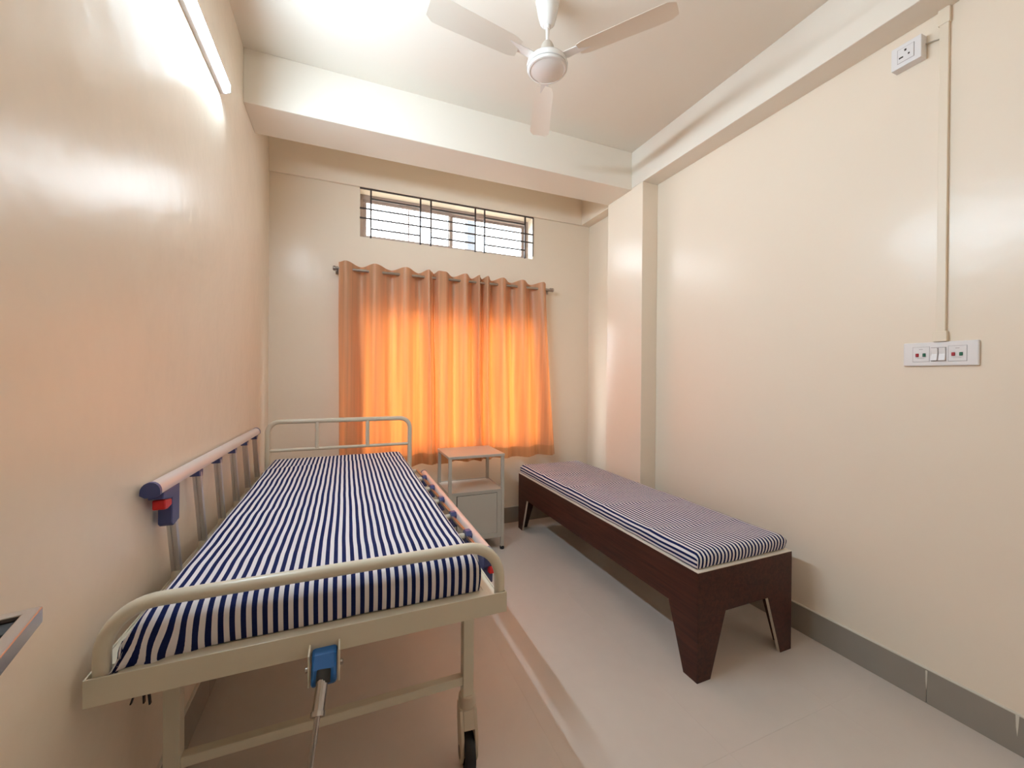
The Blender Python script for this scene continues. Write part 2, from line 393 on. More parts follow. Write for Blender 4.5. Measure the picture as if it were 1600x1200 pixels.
# ------------------------------------------------------------------ outside
struct(MB().box(-12, 16, YB + 0.3, 30, -0.5, -0.3).build('ground', M['earth']))
tag(MB().box(2.02, 2.155, 7.0, 7.2, -0.3, 6.2).build('concrete_post', M['concrete'], bevel=0.01), 'grey concrete post seen through the right pane of the high window', 'post')
tr = thing('leafy_tree', 'sparse tree outside, leaves showing at the right end of the high window', 'tree', (3.05, 6.6, -0.3))
MB().tube([(3.05, 6.6, -0.3), (3.1, 6.62, 1.5), (3.0, 6.6, 2.9), (2.95, 6.6, 3.5)], 0.05, 8).build('trunk', M['bark'], tr, smooth=50)
lv = MB()
for k in range(90):
    c = Vector((2.92 + random.uniform(-0.32, 0.5), 6.6 + random.uniform(-0.4, 0.4), 3.35 + random.uniform(-0.5, 0.42)))
    if c.x < 2.75 and random.random() < 0.6: continue
    R = Matrix.Rotation(random.uniform(0, 6.3), 3, 'Z') @ Matrix.Rotation(random.uniform(-1, 1), 3, 'X')
    lv.add([c + R @ Vector(p) for p in ((0, 0, 0), (0.025, 0.04, 0.006), (0, 0.10, 0.0), (-0.025, 0.04, 0.006))], [(0, 1, 2), (0, 2, 3)])
lo = lv.build('leaves', M['leaf'], tr, fix=False); lo['kind'] = 'stuff'

# ------------------------------------------------------------------ curtains
RY, RZ = 3.510, 2.254
def smooth_interp(cs, x):
    for i in range(len(cs) - 1):
        if cs[i][0] <= x <= cs[i + 1][0]:
            t = (x - cs[i][0]) / (cs[i + 1][0] - cs[i][0]); t = (1 - math.cos(PI * t)) / 2
            return cs[i][1] + (cs[i + 1][1] - cs[i][1]) * t
    return cs[-1][1] if x > cs[-1][0] else cs[0][1]
def curtain(cs, bx0, bx1, zb, label, seed, tuck=0.0):
    """cs: (x, depth) at the rod, depth>0 towards the room"""
    x0, x1 = cs[0][0], cs[-1][0]; nu, nv = 26 * (len(cs) - 1), 44
    ZT = 2.303; HEM = 0.095
    def P(i, z):
        u = i / nu; xt = x0 + (x1 - x0) * u
        t = (ZT - z) / (ZT - zb)
        d = smooth_interp(cs, xt)
        xb = bx0 + (bx1 - bx0) * u
        x = xt + (xb - xt) * t ** 1.3
        amp = 1.0 - 0.12 * t
        w = noise.noise(Vector((xt * 7 + seed * 3.1, t * 1.3, seed)))
        w2 = noise.noise(Vector((xt * 17 + seed, t * 0.9 + 5, seed * 2)))
        dd = d * amp + (0.016 * w + 0.017 * w2) * min(1, t * 2.2)
        x += 0.012 * noise.noise(Vector((u * 4, t * 2.0, seed + 9))) * t
        y = RY - dd - 0.004 * t
        return Vector((x, min(y, YB - 0.018), z))
    def zrow(i, k, n, za, zb_): return za + (zb_ - za) * k / n
    root = thing('curtain', label, 'curtain', (x0, RY, zb), 'orange curtain panels on one rod')
    zh = zb + HEM
    for name, mt, za, ze, n in (('cloth', M['curtain'], ZT, zh, nv), ('hem', M['hem'], zh, zb, 5)):
        b = MB(); vs = []; fs = []
        for k in range(n + 1):
            for i in range(nu + 1):
                z = za + (ze - za) * k / n
                zz = z + 0.012 * noise.noise(Vector((i / nu * 3, seed, 0))) * ((ZT - z) / (ZT - zb)) + 0.009 * smooth_interp(cs, x0 + (x1 - x0) * i / nu) / A * max(0, 1 - (ZT - z) / 0.12)
                vs.append(P(i, z) * 1.0); vs[-1].z = zz
        for k in range(n):
            for i in range(nu):
                a = k * (nu + 1) + i; fs.append((a, a + 1, a + nu + 2, a + nu + 1))
        b.add(vs, fs); o = b.build(name, mt, root, smooth=80, fix=False)
        if name == 'hem': pl(o, 'doubled hem band, browned for the missing backlight')
    return root
A = 0.047
curtain([(-0.052, 0.01), (0.0, A), (0.118, -A), (0.222, A), (0.355, -A), (0.471, A), (0.585, -A), (0.66, A), (0.690, 0.01), (0.712, -0.025)], -0.04, 0.752, 0.632,
        'wide orange curtain panel at the left, behind the bed headboard', 1)
curtain([(0.690, -0.048), (0.712, -0.03), (0.745, A), (0.800, A * 0.9), (0.891, -A), (0.986, A), (1.067, -A), (1.112, A), (1.135, 0.0), (1.158, -0.032)], 0.715, 1.185, 0.640,
        'narrow middle orange curtain panel, behind the bedside locker', 2)
curtain([(1.136, -0.052), (1.155, -0.035), (1.190, A), (1.258, -A), (1.336, A), (1.449, -A), (1.538, A), (1.655, -A), (1.757, A), (1.790, 0.02)], 1.150, 1.905, 0.645,
        'orange curtain panel at the right, flaring out above the cot', 3)
rod = thing('curtain_rod', 'thin steel rod threaded through the orange curtains', 'curtain rod', (0.9, RY, RZ))
MB().tube([(-0.055, RY, RZ + 0.001), (1.845, RY, RZ - 0.001)], 0.0115, 14).build('rod_tube', M['rodsteel'], rod, smooth=50)
for sx, x in ((-1, -0.055), (1, 1.845)):
    MB().lathe([(0.0125, 0), (0.018, 0.002 * sx), (0.018, 0.012 * sx), (0.013, 0.014 * sx), (0.013, 0.019 * sx), (0.019, 0.021 * sx), (0.019, 0.036 * sx), (0.014, 0.040 * sx)], (x, RY, RZ), 18, axis=0).build('finial', M['rodsteel'], rod, smooth=35)
    xb = x + sx * 0.008
    MB().box(xb - 0.006, xb + 0.006, RY + 0.010, YB - 0.004, RZ - 0.008, RZ + 0.008).box(xb - 0.012, xb + 0.012, YB - 0.004, YB, RZ - 0.03, RZ + 0.03).build('bracket', M['rodsteel'], rod, bevel=0.001)

# ------------------------------------------------------------------ tube light on the left wall
TZ, TY0, TY1 = 2.735, 1.06, 2.265
tl = thing('tube_light', 'lit white LED batten high on the left wall', 'lamp', (XL, (TY0 + TY1) / 2, TZ))
MB().prism([(XL, TZ - 0.024), (XL + 0.016, TZ - 0.024), (XL + 0.026, TZ - 0.0135), (XL + 0.0275, TZ + 0.014), (XL + 0.042, TZ + 0.0195), (XL + 0.042, TZ + 0.024), (XL, TZ + 0.024)], 1, TY0, TY1).build('housing', M['white'], tl, bevel=0.001)
arc = [(XL + 0.0280 + 0.0125 * math.cos(math.radians(60 - 135 * k / 10)), TZ + 0.001 + 0.0155 * math.sin(math.radians(60 - 135 * k / 10))) for k in range(11)]
pl(MB().prism(arc, 1, TY0 + 0.004, TY1 - 0.004).build('diffuser', M['tubelens'], tl, smooth=40), 'glowing white diffuser')
for a, b in ((TY0 - 0.004, TY0 + 0.004), (TY1 - 0.004, TY1 + 0.004)):
    MB().prism([(XL, TZ - 0.023), (XL + 0.022, TZ - 0.023), (XL + 0.042, TZ - 0.012), (XL + 0.043, TZ + 0.0245), (XL, TZ + 0.0245)], 1, a, b).build('end_cap', M['white'], tl, bevel=0.001)

# ------------------------------------------------------------------ ceiling fan
FX, FYY = 0.9165, 1.790
fan = thing('ceiling_fan', 'white three-blade ceiling fan hanging from the middle of the ceiling', 'fan', (FX, FYY, ZC))
MB().lathe([(0.020, ZC), (0.058, ZC - 0.002), (0.060, ZC - 0.012), (0.056, ZC - 0.018), (0.052, ZC - 0.05), (0.044, ZC - 0.09), (0.036, ZC - 0.118), (0.026, ZC - 0.128), (0.012, ZC - 0.130)], (FX, FYY, 0), 32).build('canopy', M['fan'], fan, smooth=40)
MB().lathe([(0.013, 3.155), (0.015, 3.150), (0.015, 3.128), (0.012, 3.122)], (FX, FYY, 0), 20).build('rod_collar', M['fan'], fan, smooth=40)
MB().tube([(FX, FYY, 3.15), (FX, FYY, 3.04)], 0.0085, 14).build('downrod', M['fan'], fan, smooth=50)
MB().lathe([(0.012, 3.056), (0.024, 3.052), (0.032, 3.035), (0.038, 3.005), (0.042, 2.988), (0.042, 2.978), (0.030, 2.976)], (FX, FYY, 0), 32).build('lower_cup', M['fangrey'], fan, smooth=40)
MB().lathe([(0.030, 2.980), (0.060, 2.976), (0.088, 2.966), (0.098, 2.955), (0.101, 2.944), (0.101, 2.930), (0.094, 2.929)], (FX, FYY, 0), 48).build('motor_housing', M['fan'], fan, smooth=40)
MB().lathe([(0.094, 2.929), (0.097, 2.927), (0.097, 2.922), (0.094, 2.917), (0.086, 2.915), (0.084, 2.917), (0.080, 2.916), (0.05, 2.910), (0.02, 2.907), (0.004, 2.9065)], (FX, FYY, 0), 48).build('bottom_cover', M['fan'], fan, smooth=35)
proto = None
for k in range(3):
    ang = math.radians(67.5 + 120 * k); R = Matrix.Rotation(ang, 3, 'Z'); C = Vector((FX, FYY, 2.958))
    def P(x, y, z): return C + R @ (Matrix.Rotation(math.radians(9), 3, 'X') @ Vector((x, y, z)))
    n = 14; vs = []; fs = []
    for i in range(n + 1):
        t = i / n; x = 0.165 + 0.44 * t; w = 0.050 + 0.012 * t
        if t > 0.9: w *= math.sqrt(max(0.05, 1 - ((t - 0.9) / 0.1) ** 2 * 0.6))
        if t < 0.08: w *= 0.8 + 0.2 * t / 0.08
        for yy, zz in ((-w, 0.0), (0, 0.004), (w, 0.0), (w, -0.0012), (0, 0.0028), (-w, -0.0012)): vs.append(P(x, yy, zz))
    for i in range(n):
        for q in range(6): fs.append((i * 6 + q, i * 6 + (q + 1) % 6, (i + 1) * 6 + (q + 1) % 6, (i + 1) * 6 + q))
    fs += [tuple(range(6)), tuple(n * 6 + q for q in range(6))]
    bl = MB().add(vs, fs).build('blade', M['fanblade'], fan, smooth=40)
    br_ = MB(); br_.add([C + R @ Vector(p) for p in ((0.085, -0.022, 0.004), (0.085, 0.022, 0.004), (0.22, 0.020, 0.006), (0.22, -0.020, 0.006), (0.085, -0.022, 0.0), (0.085, 0.022, 0.0), (0.22, 0.020, 0.004), (0.22, -0.020, 0.004))],
            [(0, 1, 2, 3), (7, 6, 5, 4), (0, 4, 5, 1), (1, 5, 6, 2), (2, 6, 7, 3), (3, 7, 4, 0)])
    br_.build('blade_bracket', M['fan'], bl)

# ------------------------------------------------------------------ hospital bed
bed = thing('hospital_bed', 'cream steel hospital bed on casters along the left wall, one side rail raised', 'bed', (-0.02, 2.2, 0))
BX0, BX1, BY0, BY1, BZ0, BZ1 = -0.524, 0.470, 1.163, 3.205, 0.669, 0.731
t_ = 0.004
q = MB().box(BX0, BX1, BY0, BY0 + t_, BZ0, BZ1).box(BX0 + 0.055, BX1 - 0.055, BY0 + t_, BY0 + 0.040, BZ1 - 0.007, BZ1 - 0.003)
q.box(BX0, BX0 + t_, BY0 + t_, BY0 + 0.05, BZ0, BZ1); q.box(BX1 - t_, BX1, BY0 + t_, BY0 + 0.05, BZ0, BZ1)
q.build('foot_rail', M['enamel'], bed, bevel=0.0012)
MB().box(BX0, BX1, BY1 - t_, BY1, BZ0, BZ1).box(BX0 + 0.055, BX1 - 0.055, BY1 - 0.04, BY1 - t_, BZ1 - 0.007, BZ1 - 0.003).build('head_rail', M['enamel'], bed, bevel=0.0012)
MB().box(BX0, BX0 + t_, BY0 + 0.05, BY1 - t_, BZ0, BZ1).box(BX0 + t_, BX0 + 0.04, BY0 + 0.05, BY1 - 0.05, BZ1 - 0.007, BZ1 - 0.003).build('side_beam', M['enamel'], bed)
MB().box(BX1 - t_, BX1, BY0 + 0.05, BY1 - t_, BZ0 - 0.03, 0.690).box(BX1 - 0.04, BX1 - t_, BY0 + 0.05, BY1 - 0.05, 0.683, 0.687).build('side_beam', M['enamel'], bed)
# deck sections
for a, b in ((1.21, 1.72), (1.73, 2.24), (2.25, 3.15)):
    MB().box(-0.515, 0.405, a, b, 0.704, 0.7235).build('deck_panel', M['enamel'], bed, bevel=0.002)
# foot arch
pts = fillet([(-0.501, BY0 + 0.024, BZ0 + 0.004), (-0.501, BY0 + 0.024, 0.874), (0.453, BY0 + 0.024, 0.874), (0.453, BY0 + 0.024, BZ0 + 0.004)], 0.105, 12)
MB().tube(pts, 0.0165, 18).build('footboard', M['enamel'], bed, smooth=50)
# head arch with cross bar and spindles
HY = BY1 - 0.025
pts = fillet([(-0.486, HY, BZ0 + 0.004), (-0.486, HY, 1.078), (0.464, HY, 1.078), (0.464, HY, BZ0 + 0.004)], 0.075, 12)
hb = MB().tube(pts, 0.0165, 18).build('headboard', M['enamel'], bed, smooth=50)
MB().tube([(-0.486, HY, 0.880), (0.464, HY, 0.880)], 0.0115, 14).build('crossbar', M['enamel'], hb, smooth=50)
for x in (-0.181, 0.157): MB().tube([(x, HY, 0.880), (x, HY, 1.078)], 0.0145, 14).build('spindle', M['enamel'], hb, smooth=50)
# legs with casters
def leg(x, y, yaw):
    s = 1 if x > 0 else -1
    lg = MB()
    lg.box(x - 0.019, x + 0.019, y - 0.002, y + 0.002, 0.205, 0.7)
    lg.box(x - 0.019 if s > 0 else x + 0.015, x - 0.015 if s > 0 else x + 0.019, y + 0.002, y + 0.036, 0.225, 0.7)
    L = lg.build('leg', M['enamel'], bed, bevel=0.001)
    MB().lathe([(0.006, -0.002), (0.0075, -0.004), (0.006, -0.008)], (x + 0.004, y, 0.228), 10, axis=1).build('bolt', M['dark_fill'], L, smooth=40)
    R = Matrix.Rotation(yaw, 3, 'Z')
    c0 = Vector((x, y + 0.018, 0)); wc = c0 + R @ Vector((0.0, -0.030, 0.0625))
    cs = MB()
    cs.lathe([(0.024, 0.248), (0.030, 0.244), (0.031, 0.205), (0.030, 0.196), (0.022, 0.190)], c0, 24)
    # fork: two cheeks and a bridge
    for sx in (-1, 1):
        out = [(0.030, 0.205), (0.030, 0.150), (0.012, 0.085), (0.0, 0.035), (-0.02, 0.022), (-0.045, 0.030), (-0.062, 0.062), (-0.062, 0.13), (-0.045, 0.175), (-0.03, 0.205)]
        a, b = (0.019, 0.031) if sx > 0 else (-0.031, -0.019)
        n = len(out); vs = [c0 + R @ Vector((a, p[0], p[1])) for p in out] + [c0 + R @ Vector((b, p[0], p[1])) for p in out]
        cs.add(vs, [tuple(range(n)), tuple(range(n, 2 * n))[::-1]] + [(i, (i + 1) % n, n + (i + 1) % n, n + i) for i in range(n)])
    vs = []
    br4 = [(-0.019, 0.03), (0.019, 0.03), (0.019, -0.055), (-0.019, -0.055)]
    vs = [c0 + R @ Vector((p[0], p[1], 0.150)) for p in br4] + [c0 + R @ Vector((p[0], p[1] * (0.62 if p[1] < 0 else 1), 0.205)) for p in br4]
    cs.add(vs, [(0, 1, 2, 3), (4, 5, 6, 7), (0, 1, 5, 4), (1, 2, 6, 5), (2, 3, 7, 6), (3, 0, 4, 7)])
    co = cs.build('caster', M['caster'], L, smooth=30, bevel=0.002)
    # wheel belongs to the caster's leg
    n = 32; vs = []; prof = [(0.040, -0.018), (0.058, -0.018), (0.0625, -0.012), (0.0625, 0.012), (0.058, 0.018), (0.040, 0.018)]
    w = MB(); fs = []
    for k in range(n):
        a = 2 * PI * k / n
        for rr, xx_ in prof: vs.append(wc + R @ Vector((xx_, rr * math.cos(a), rr * math.sin(a))))
    np_ = len(prof)
    for k in range(n):
        for i in range(np_ - 1): fs.append((k * np_ + i, ((k + 1) % n) * np_ + i, ((k + 1) % n) * np_ + i + 1, k * np_ + i + 1))
    w.add(vs, fs)
    pl(w.build('wheel', M['black'], L, smooth=40), 'black rubber caster wheel')
    h = MB(); vs = []; fs = []
    for xx_ in (-0.0325, 0.0325):
        for k in range(16):
            a = 2 * PI * k / 16; vs.append(wc + R @ Vector((xx_, 0.020 * math.cos(a), 0.020 * math.sin(a))))
    fs = [tuple(range(16)), tuple(range(16, 32))] + [(k, (k + 1) % 16, 16 + (k + 1) % 16, 16 + k) for k in range(16)]
    h.add(vs, fs).build('axle_cap', M['castergrey'], L, smooth=40)
leg(0.418, 1.40, -0.10); leg(-0.443, 1.40, -0.1); leg(0.418, 2.98, 0.4); leg(-0.443, 2.98, 0.2)
for y in (1.405, 2.985):
    MB().box(-0.424, 0.399, y, y + 0.030, 0.285, 0.315).build('cross_tube', M['enamel'], bed, bevel=0.002)
# raised left side rail
RX = -0.516
def dprof(w, h):  # rounded crest profile with flat underside
    p = [(w / 2 * math.cos(PI * k / 10), h * 0.62 * math.sin(PI * k / 10)) for k in range(11)]
    return p + [(-w / 2, -h * 0.2), (-w * 0.25, -h * 0.38), (w * 0.25, -h * 0.38), (w / 2, -h * 0.2)]
def rail(y0, z0_, y1, z1_, x, lab):
    r = MB().sweep([(x, y0, z0_), (x, y1, z1_)], dprof(0.045, 0.042)).build('side_rail', M['railalu'], bed, smooth=40)
    pl(r, lab)
    d = 0.010 * (1 if y1 > y0 else -1)
    MB().sweep([(x, y0 - 0.012, z0_ + 0.0005), (x, y0 + 0.002, z0_)], [(a * 1.06, b * 1.06) for a, b in dprof(0.045, 0.042)]).build('end_cap', M['blue'], r, smooth=40)
    MB().sweep([(x, y1 - 0.002, z1_), (x, y1 + 0.012, z1_)], [(a * 1.06, b * 1.06) for a, b in dprof(0.045, 0.042)]).build('end_cap', M['blue'], r, smooth=40)
    return r
gp = [(-0.012, -0.009), (-0.003, -0.009), (-0.0015, -0.006), (0.0015, -0.006), (0.003, -0.009), (0.012, -0.009), (0.014, -0.005), (0.014, 0.005), (0.012, 0.009), (0.003, 0.009), (0.0015, 0.006), (-0.0015, 0.006), (-0.003, 0.009), (-0.012, 0.009), (-0.014, 0.005), (-0.014, -0.005)]
ry0, rz0, ry1, rz1 = 1.478, 1.060, 2.955, 1.040
rl = rail(ry0, rz0, ry1, rz1, RX, 'raised pearl side rail beside the left wall')
pitch = 0.262
for k in range(6):
    y = 1.585 + pitch * k; zt = rz0 + (rz1 - rz0) * (y - ry0) / (ry1 - ry0) - 0.016
    dy = 0.055
    zf = 0.735
    MB().sweep([(RX + 0.012, y + dy, zf), (RX + 0.004, y + 0.004, zt - 0.006)], [(b, a) for a, b in gp]).build('post', M['alu'], rl, smooth=30)
    MB().lathe([(0.017, zf - 0.03), (0.017, zf + 0.022), (0.014, zf + 0.026)], (RX + 0.0125, y + dy - 0.002, 0), 14).build('ferrule', M['enamel'], rl, smooth=40)
    if k:
        MB().prism([(y - 0.020, zt + 0.002), (y - 0.016, zt - 0.018), (y + 0.020, zt - 0.026), (y + 0.026, zt + 0.002)], 0, RX - 0.014, RX + 0.018).build('joint', M['blue'], rl, bevel=0.002)
# latch block at the foot end of the raised rail
yb = 1.585
lk = MB().prism([(yb - 0.085, rz0 - 0.012), (yb - 0.090, rz0 - 0.030), (yb - 0.030, rz0 - 0.044), (yb - 0.020, rz0 - 0.044), (yb - 0.020, rz0 - 0.125), (yb - 0.008, rz0 - 0.135), (yb + 0.040, rz0 - 0.128), (yb + 0.042, rz0 - 0.012)], 0, RX - 0.016, RX + 0.021).build('latch_block', M['blue'], rl, bevel=0.003)
pl(MB().prism([(yb - 0.072, rz0 - 0.036), (yb - 0.072, rz0 - 0.066), (yb - 0.050, rz0 - 0.070), (yb - 0.018, rz0 - 0.066), (yb - 0.018, rz0 - 0.046)], 0, RX - 0.012, RX + 0.020).build('release_catch', M['red'], rl, bevel=0.004), 'red release catch')
# lowered right side rail
SX = 0.531; sy0, sy1, sz = 1.485, 2.93, 0.694
rr_ = rail(sy0, sz, sy1, sz, SX, 'lowered pearl side rail hanging beside the mattress')
for k in range(6):
    y = 1.445 + 0.262 * k
    MB().sweep([(0.4945, y + 0.01, sz + 0.020), (0.4915, y + 0.262, sz + 0.012)], [(a * 0.42, b * 0.8) for a, b in gp]).build('post', M['rodsteel'], rr_, smooth=30)
    if k:
        MB().prism([(y - 0.035, sz - 0.035), (y - 0.036, sz + 0.020), (y - 0.024, sz + 0.036), (y + 0.010, sz + 0.034), (y + 0.024, sz + 0.020), (y + 0.034, sz - 0.035)], 0, 0.486, 0.512).build('joint', M['blue'], rr_, bevel=0.002)
    MB().lathe([(0.011, -0.014), (0.013, -0.012), (0.013, 0.018), (0.009, 0.021)], (0.466, y + 0.258, sz + 0.009), 12, axis=0).build('pivot', M['enamel'], rr_, smooth=40)
yb = 1.47
MB().prism([(yb - 0.036, sz + 0.040), (yb - 0.036, sz - 0.010), (yb - 0.014, sz - 0.034), (yb - 0.012, sz - 0.085), (yb + 0.028, sz - 0.090), (yb + 0.034, sz - 0.02), (yb + 0.06, sz + 0.012), (yb + 0.03, sz + 0.040)], 0, 0.486, 0.530).build('latch_block', M['blue'], rr_, bevel=0.004)
pl(MB().prism([(yb - 0.046, sz - 0.008), (yb - 0.048, sz - 0.034), (yb - 0.020, sz - 0.038), (yb - 0.015, sz - 0.012)], 0, 0.504, 0.534).build('release_catch', M['red'], rr_, bevel=0.004), 'red release catch')
# crank under the foot rail
CXk = -0.045
kn = [(1.19, 0.678), (1.165, 0.688), (1.140, 0.682), (1.116, 0.660), (1.104, 0.636), (1.108, 0.622), (1.124, 0.618), (1.140, 0.626), (1.165, 0.645), (1.19, 0.660)]
ck = pl(MB().prism(kn, 0, CXk - 0.030, CXk + 0.030).build('crank', M['blue2'], bed, bevel=0.009), 'folding crank with bright blue knuckle under the foot rail')
for sx in (-1, 1):
    MB().box(CXk + sx * 0.035 - 0.002, CXk + sx * 0.035 + 0.002, 1.115, 1.20, 0.622, 0.70).build('bracket', M['enamel'], ck, bevel=0.001)
    MB().lathe([(0.007, 0), (0.007, 0.006 * sx), (0.004, 0.008 * sx)], (CXk + sx * 0.037, 1.14, 0.652), 10, axis=0).build('pin', M['steel'], ck, smooth=40)
MB().tube([(CXk, 1.12, 0.656), (CXk - 0.002, 1.102, 0.634)], 0.0170, 18).build('socket', M['dark_fill'], ck, smooth=50)
MB().tube([(CXk - 0.001, 1.115, 0.650), (-0.055, 1.052, 0.597)], 0.0140, 18).build('crank_tube', M['chrome'], ck, smooth=50)
MB().tube([(-0.0545, 1.056, 0.601), (-0.0556, 1.049, 0.594)], 0.0165, 18).build('tube_collar', M['chrome'], ck, smooth=50)
MB().tube([(-0.055, 1.052, 0.597), (-0.058, 1.040, 0.580), (-0.062, 1.024, 0.553), (-0.066, 1.010, 0.526), (-0.071, 0.995, 0.47), (-0.074, 0.985, 0.42), (-0.076, 0.98, 0.38)], 0.0066, 12).build('crank_handle', M['chrome'], ck, smooth=50)
# knotted sheet ties hanging under the foot rail
# ------------------------------------------------------------------ mattresses
def fold(a, half, r):
    e = abs(a) - (half - r)
    if e <= 0: return a, 0.0
    sg = 1 if a > 0 else -1
    if e < r * PI / 2: return sg * (half - r + r * math.sin(e / r)), r * (1 - math.cos(e / r))
    return sg * half, r + (e - r * PI / 2)
def mattress(name, label, x0, x1, y0, y1, z0_, z1_, r, seed, ridges, flare=0.0, amp=0.004, wob=0.004):
    cx_, cy_ = (x0 + x1) / 2, (y0 + y1) / 2; hw, hl, h = (x1 - x0) / 2, (y1 - y0) / 2, z1_ - z0_
    root = thing(name, label, 'mattress', (cx_, cy_, z0_), 'striped mattresses')
    MB().box(x0 + 0.03, x1 - 0.03, y0 + 0.03, y1 - 0.03, z0_, z1_ - 0.022).build('foam_core', M['mattress'], root, bevel=0.02)
    S = hw - r + r * PI / 2 + (h - r); T = hl - r + r * PI / 2 + (h - r)
    nu, nv = 96, 190
    ss = [-S + 2 * S * i / nu for i in range(nu + 1)]; ts = [-T + 2 * T * k / nv for k in range(nv + 1)]
    vs = []; uvs = []
    for t in ts:
        for s in ss:
            x, dx = fold(s, hw, r); y, dy = fold(t, hl, r)
            drop = min(h, max(dx, dy) if (dx > r and dy > r) else math.hypot(dx, dy) if max(dx, dy) < r else max(dx, dy))
            z = h - drop
            n1 = noise.noise(Vector((s * 2.2 + seed, t * 3.5, seed)))
            n2 = noise.noise(Vector((s * 6 + seed, t * 12, seed + 4)))
            dz = 0
            top = max(0.0, 1 - drop / r) if drop < r else 0.0
            for ry_, ra, rw, skew in ridges:
                q_ = (t + skew * s - ry_) / rw
                dz += ra * math.exp(-q_ * q_)
            z += top * (amp * 1.2 * n1 + amp * 0.5 * n2 + dz)
            side = 1 - top
            n3 = noise.noise(Vector((s * 9 + 3, t * 9, seed + 7)))
            low = min(1, drop / h)
            out = 0.006 * n3 * low + 0.006 * math.sin(PI * low) - 0.004 * low
            ox = (1 if s > 0 else -1) * out if dx > 0.5 * r else 0
            oy = (1 if t > 0 else -1) * out if dy > 0.5 * r else 0
            if flare and s < 0 and t < 0:
                # bunched loose corner of the sheet
                f = math.exp(-((x + hw) / 0.10) ** 2) * math.exp(-((y + hl) / 0.12) ** 2) * low
                ox -= flare * f * (0.9 + 0.5 * n3); oy -= flare * 0.75 * f
                z -= 0.006 * f
                ox += 0.007 * f * math.sin(s * 90 + t * 50); oy += 0.007 * f * math.sin(s * 110 - t * 60)
            vs.append(Vector((cx_ + x + ox, cy_ + y + oy, z0_ + max(0.0015, z))))
            uvs.append((s + wob * noise.noise(Vector((s * 1.5, t * 2.3, seed + 20))) + wob * 0.6 * noise.noise(Vector((s * 3, t * 7, seed + 30))) + 5 + STRIPE * 0.3, t))
    fs = []
    for k in range(nv):
        for i in range(nu):
            a = k * (nu + 1) + i; fs.append((a, a + 1, a + nu + 2, a + nu + 1))
    o = MB().add(vs, fs).build('striped_sheet', M['stripe'], root, smooth=60, fix=False)
    me = o.data; ul = me.uv_layers.new(name='UVMap')
    for lp in me.loops: ul.data[lp.index].uv = uvs[lp.vertex_index]
    return root
mattress('mattress', 'navy and white striped mattress lying on the cream hospital bed', -0.447, 0.393, 1.203, 3.130, 0.7265, 0.835, 0.034, 1.0,
         [(0.66, 0.007, 0.045, -0.22), (-0.30, 0.003, 0.05, 0.15), (0.30, 0.003, 0.06, 0.1), (-0.76, 0.003, 0.04, 0.1)], flare=0.036, amp=0.005, wob=0.0025)
mattress('mattress', 'thin navy and white striped mattress on the dark wooden cot', 1.512, 2.128, 1.392, 3.425, 0.5115, 0.586, 0.026, 8.0,
         [(0.55, 0.003, 0.03, 0.1), (0.15, 0.003, 0.02, 0.1), (-0.3, 0.003, 0.02, 0.15), (-0.72, 0.003, 0.02, 0.1)], amp=0.005, wob=0.0025)
# loose tie ends of the sheet below the bed rail corner
tie = MB()
for dx, l, a in ((0.0, 0.030, -0.5), (0.012, 0.034, 0.1), (0.020, 0.040, 0.25)):
    x = -0.440 + dx
    tie.sweep([(x, 1.190, 0.705), (x + 0.003 * a, 1.188, 0.672), (x + 0.02 * a, 1.186, 0.672 - l)], [(0.004, 0.0015), (-0.004, 0.0015), (-0.004, -0.0015), (0.004, -0.0015)])
tb = tie.build('sheet_tie', M['black'], bpy.data.objects['mattress'])
pl(tb, 'dark loose end of the sheet hanging under the foot rail')

# ------------------------------------------------------------------ wooden cot
cx0, cx1, cy0, cy1, cz, za = 1.496, 2.147, 1.372, 3.434, 0.5095, 0.300
T = 0.018
cot = thing('wooden_cot', 'low dark brown wooden cot with tapered legs beside the right wall', 'bed', ((cx0 + cx1) / 2, (cy0 + cy1) / 2, 0))
for x in (cx0, cx1 - T): MB().box(x, x + T, cy0 + T, cy1 - T, za, cz - 0.0035).build('side_panel', M['wood'], cot)
for y in (cy0, cy1 - T): MB().box(cx0, cx1, y, y + T, za, cz - 0.0035).build('end_panel', M['wood'], cot)
MB().box(cx0, cx1, cy0, cy1, cz - 0.0035, cz + 0.0005).build('top_board', M['board'], cot)
for sx in (0, 1):
    for sy in (0, 1):
        X = cx0 if sx == 0 else cx1; Y = cy0 if sy == 0 else cy1; ux = 1 if sx == 0 else -1; uy = 1 if sy == 0 else -1
        lg = MB()
        # end face board (in x) and side face board (in y)
        lg.prism([(X, 0), (X + ux * 0.082, 0), (X + ux * 0.178, za), (X, za)], 1, Y, Y + uy * T)
        lg.prism([(Y + uy * T, 0), (Y + uy * 0.082, 0), (Y + uy * 0.180, za), (Y + uy * T, za)], 0, X, X + ux * T)
        L = lg.build('leg', M['wood'], cot)
        e = 0.0008
        es = MB()
        a0, a1 = X + ux * (0.082 + e), X + ux * (0.178 + e)
        es.add([(a0, Y + uy * 0.001, 0.001), (a0, Y + uy * (T - 0.001), 0.001), (a1, Y + uy * (T - 0.001), za), (a1, Y + uy * 0.001, za)], [(0, 1, 2, 3)])
        b0, b1 = Y + uy * (0.082 + e), Y + uy * (0.180 + e)
        es.add([(X + ux * 0.001, b0, 0.001), (X + ux * (T - 0.001), b0, 0.001), (X + ux * (T - 0.001), b1, za), (X + ux * 0.001, b1, za)], [(0, 1, 2, 3)])
        pl(es.build('edge_strip', M['edge'], L, fix=False), 'pale raw edge of the tapered leg')

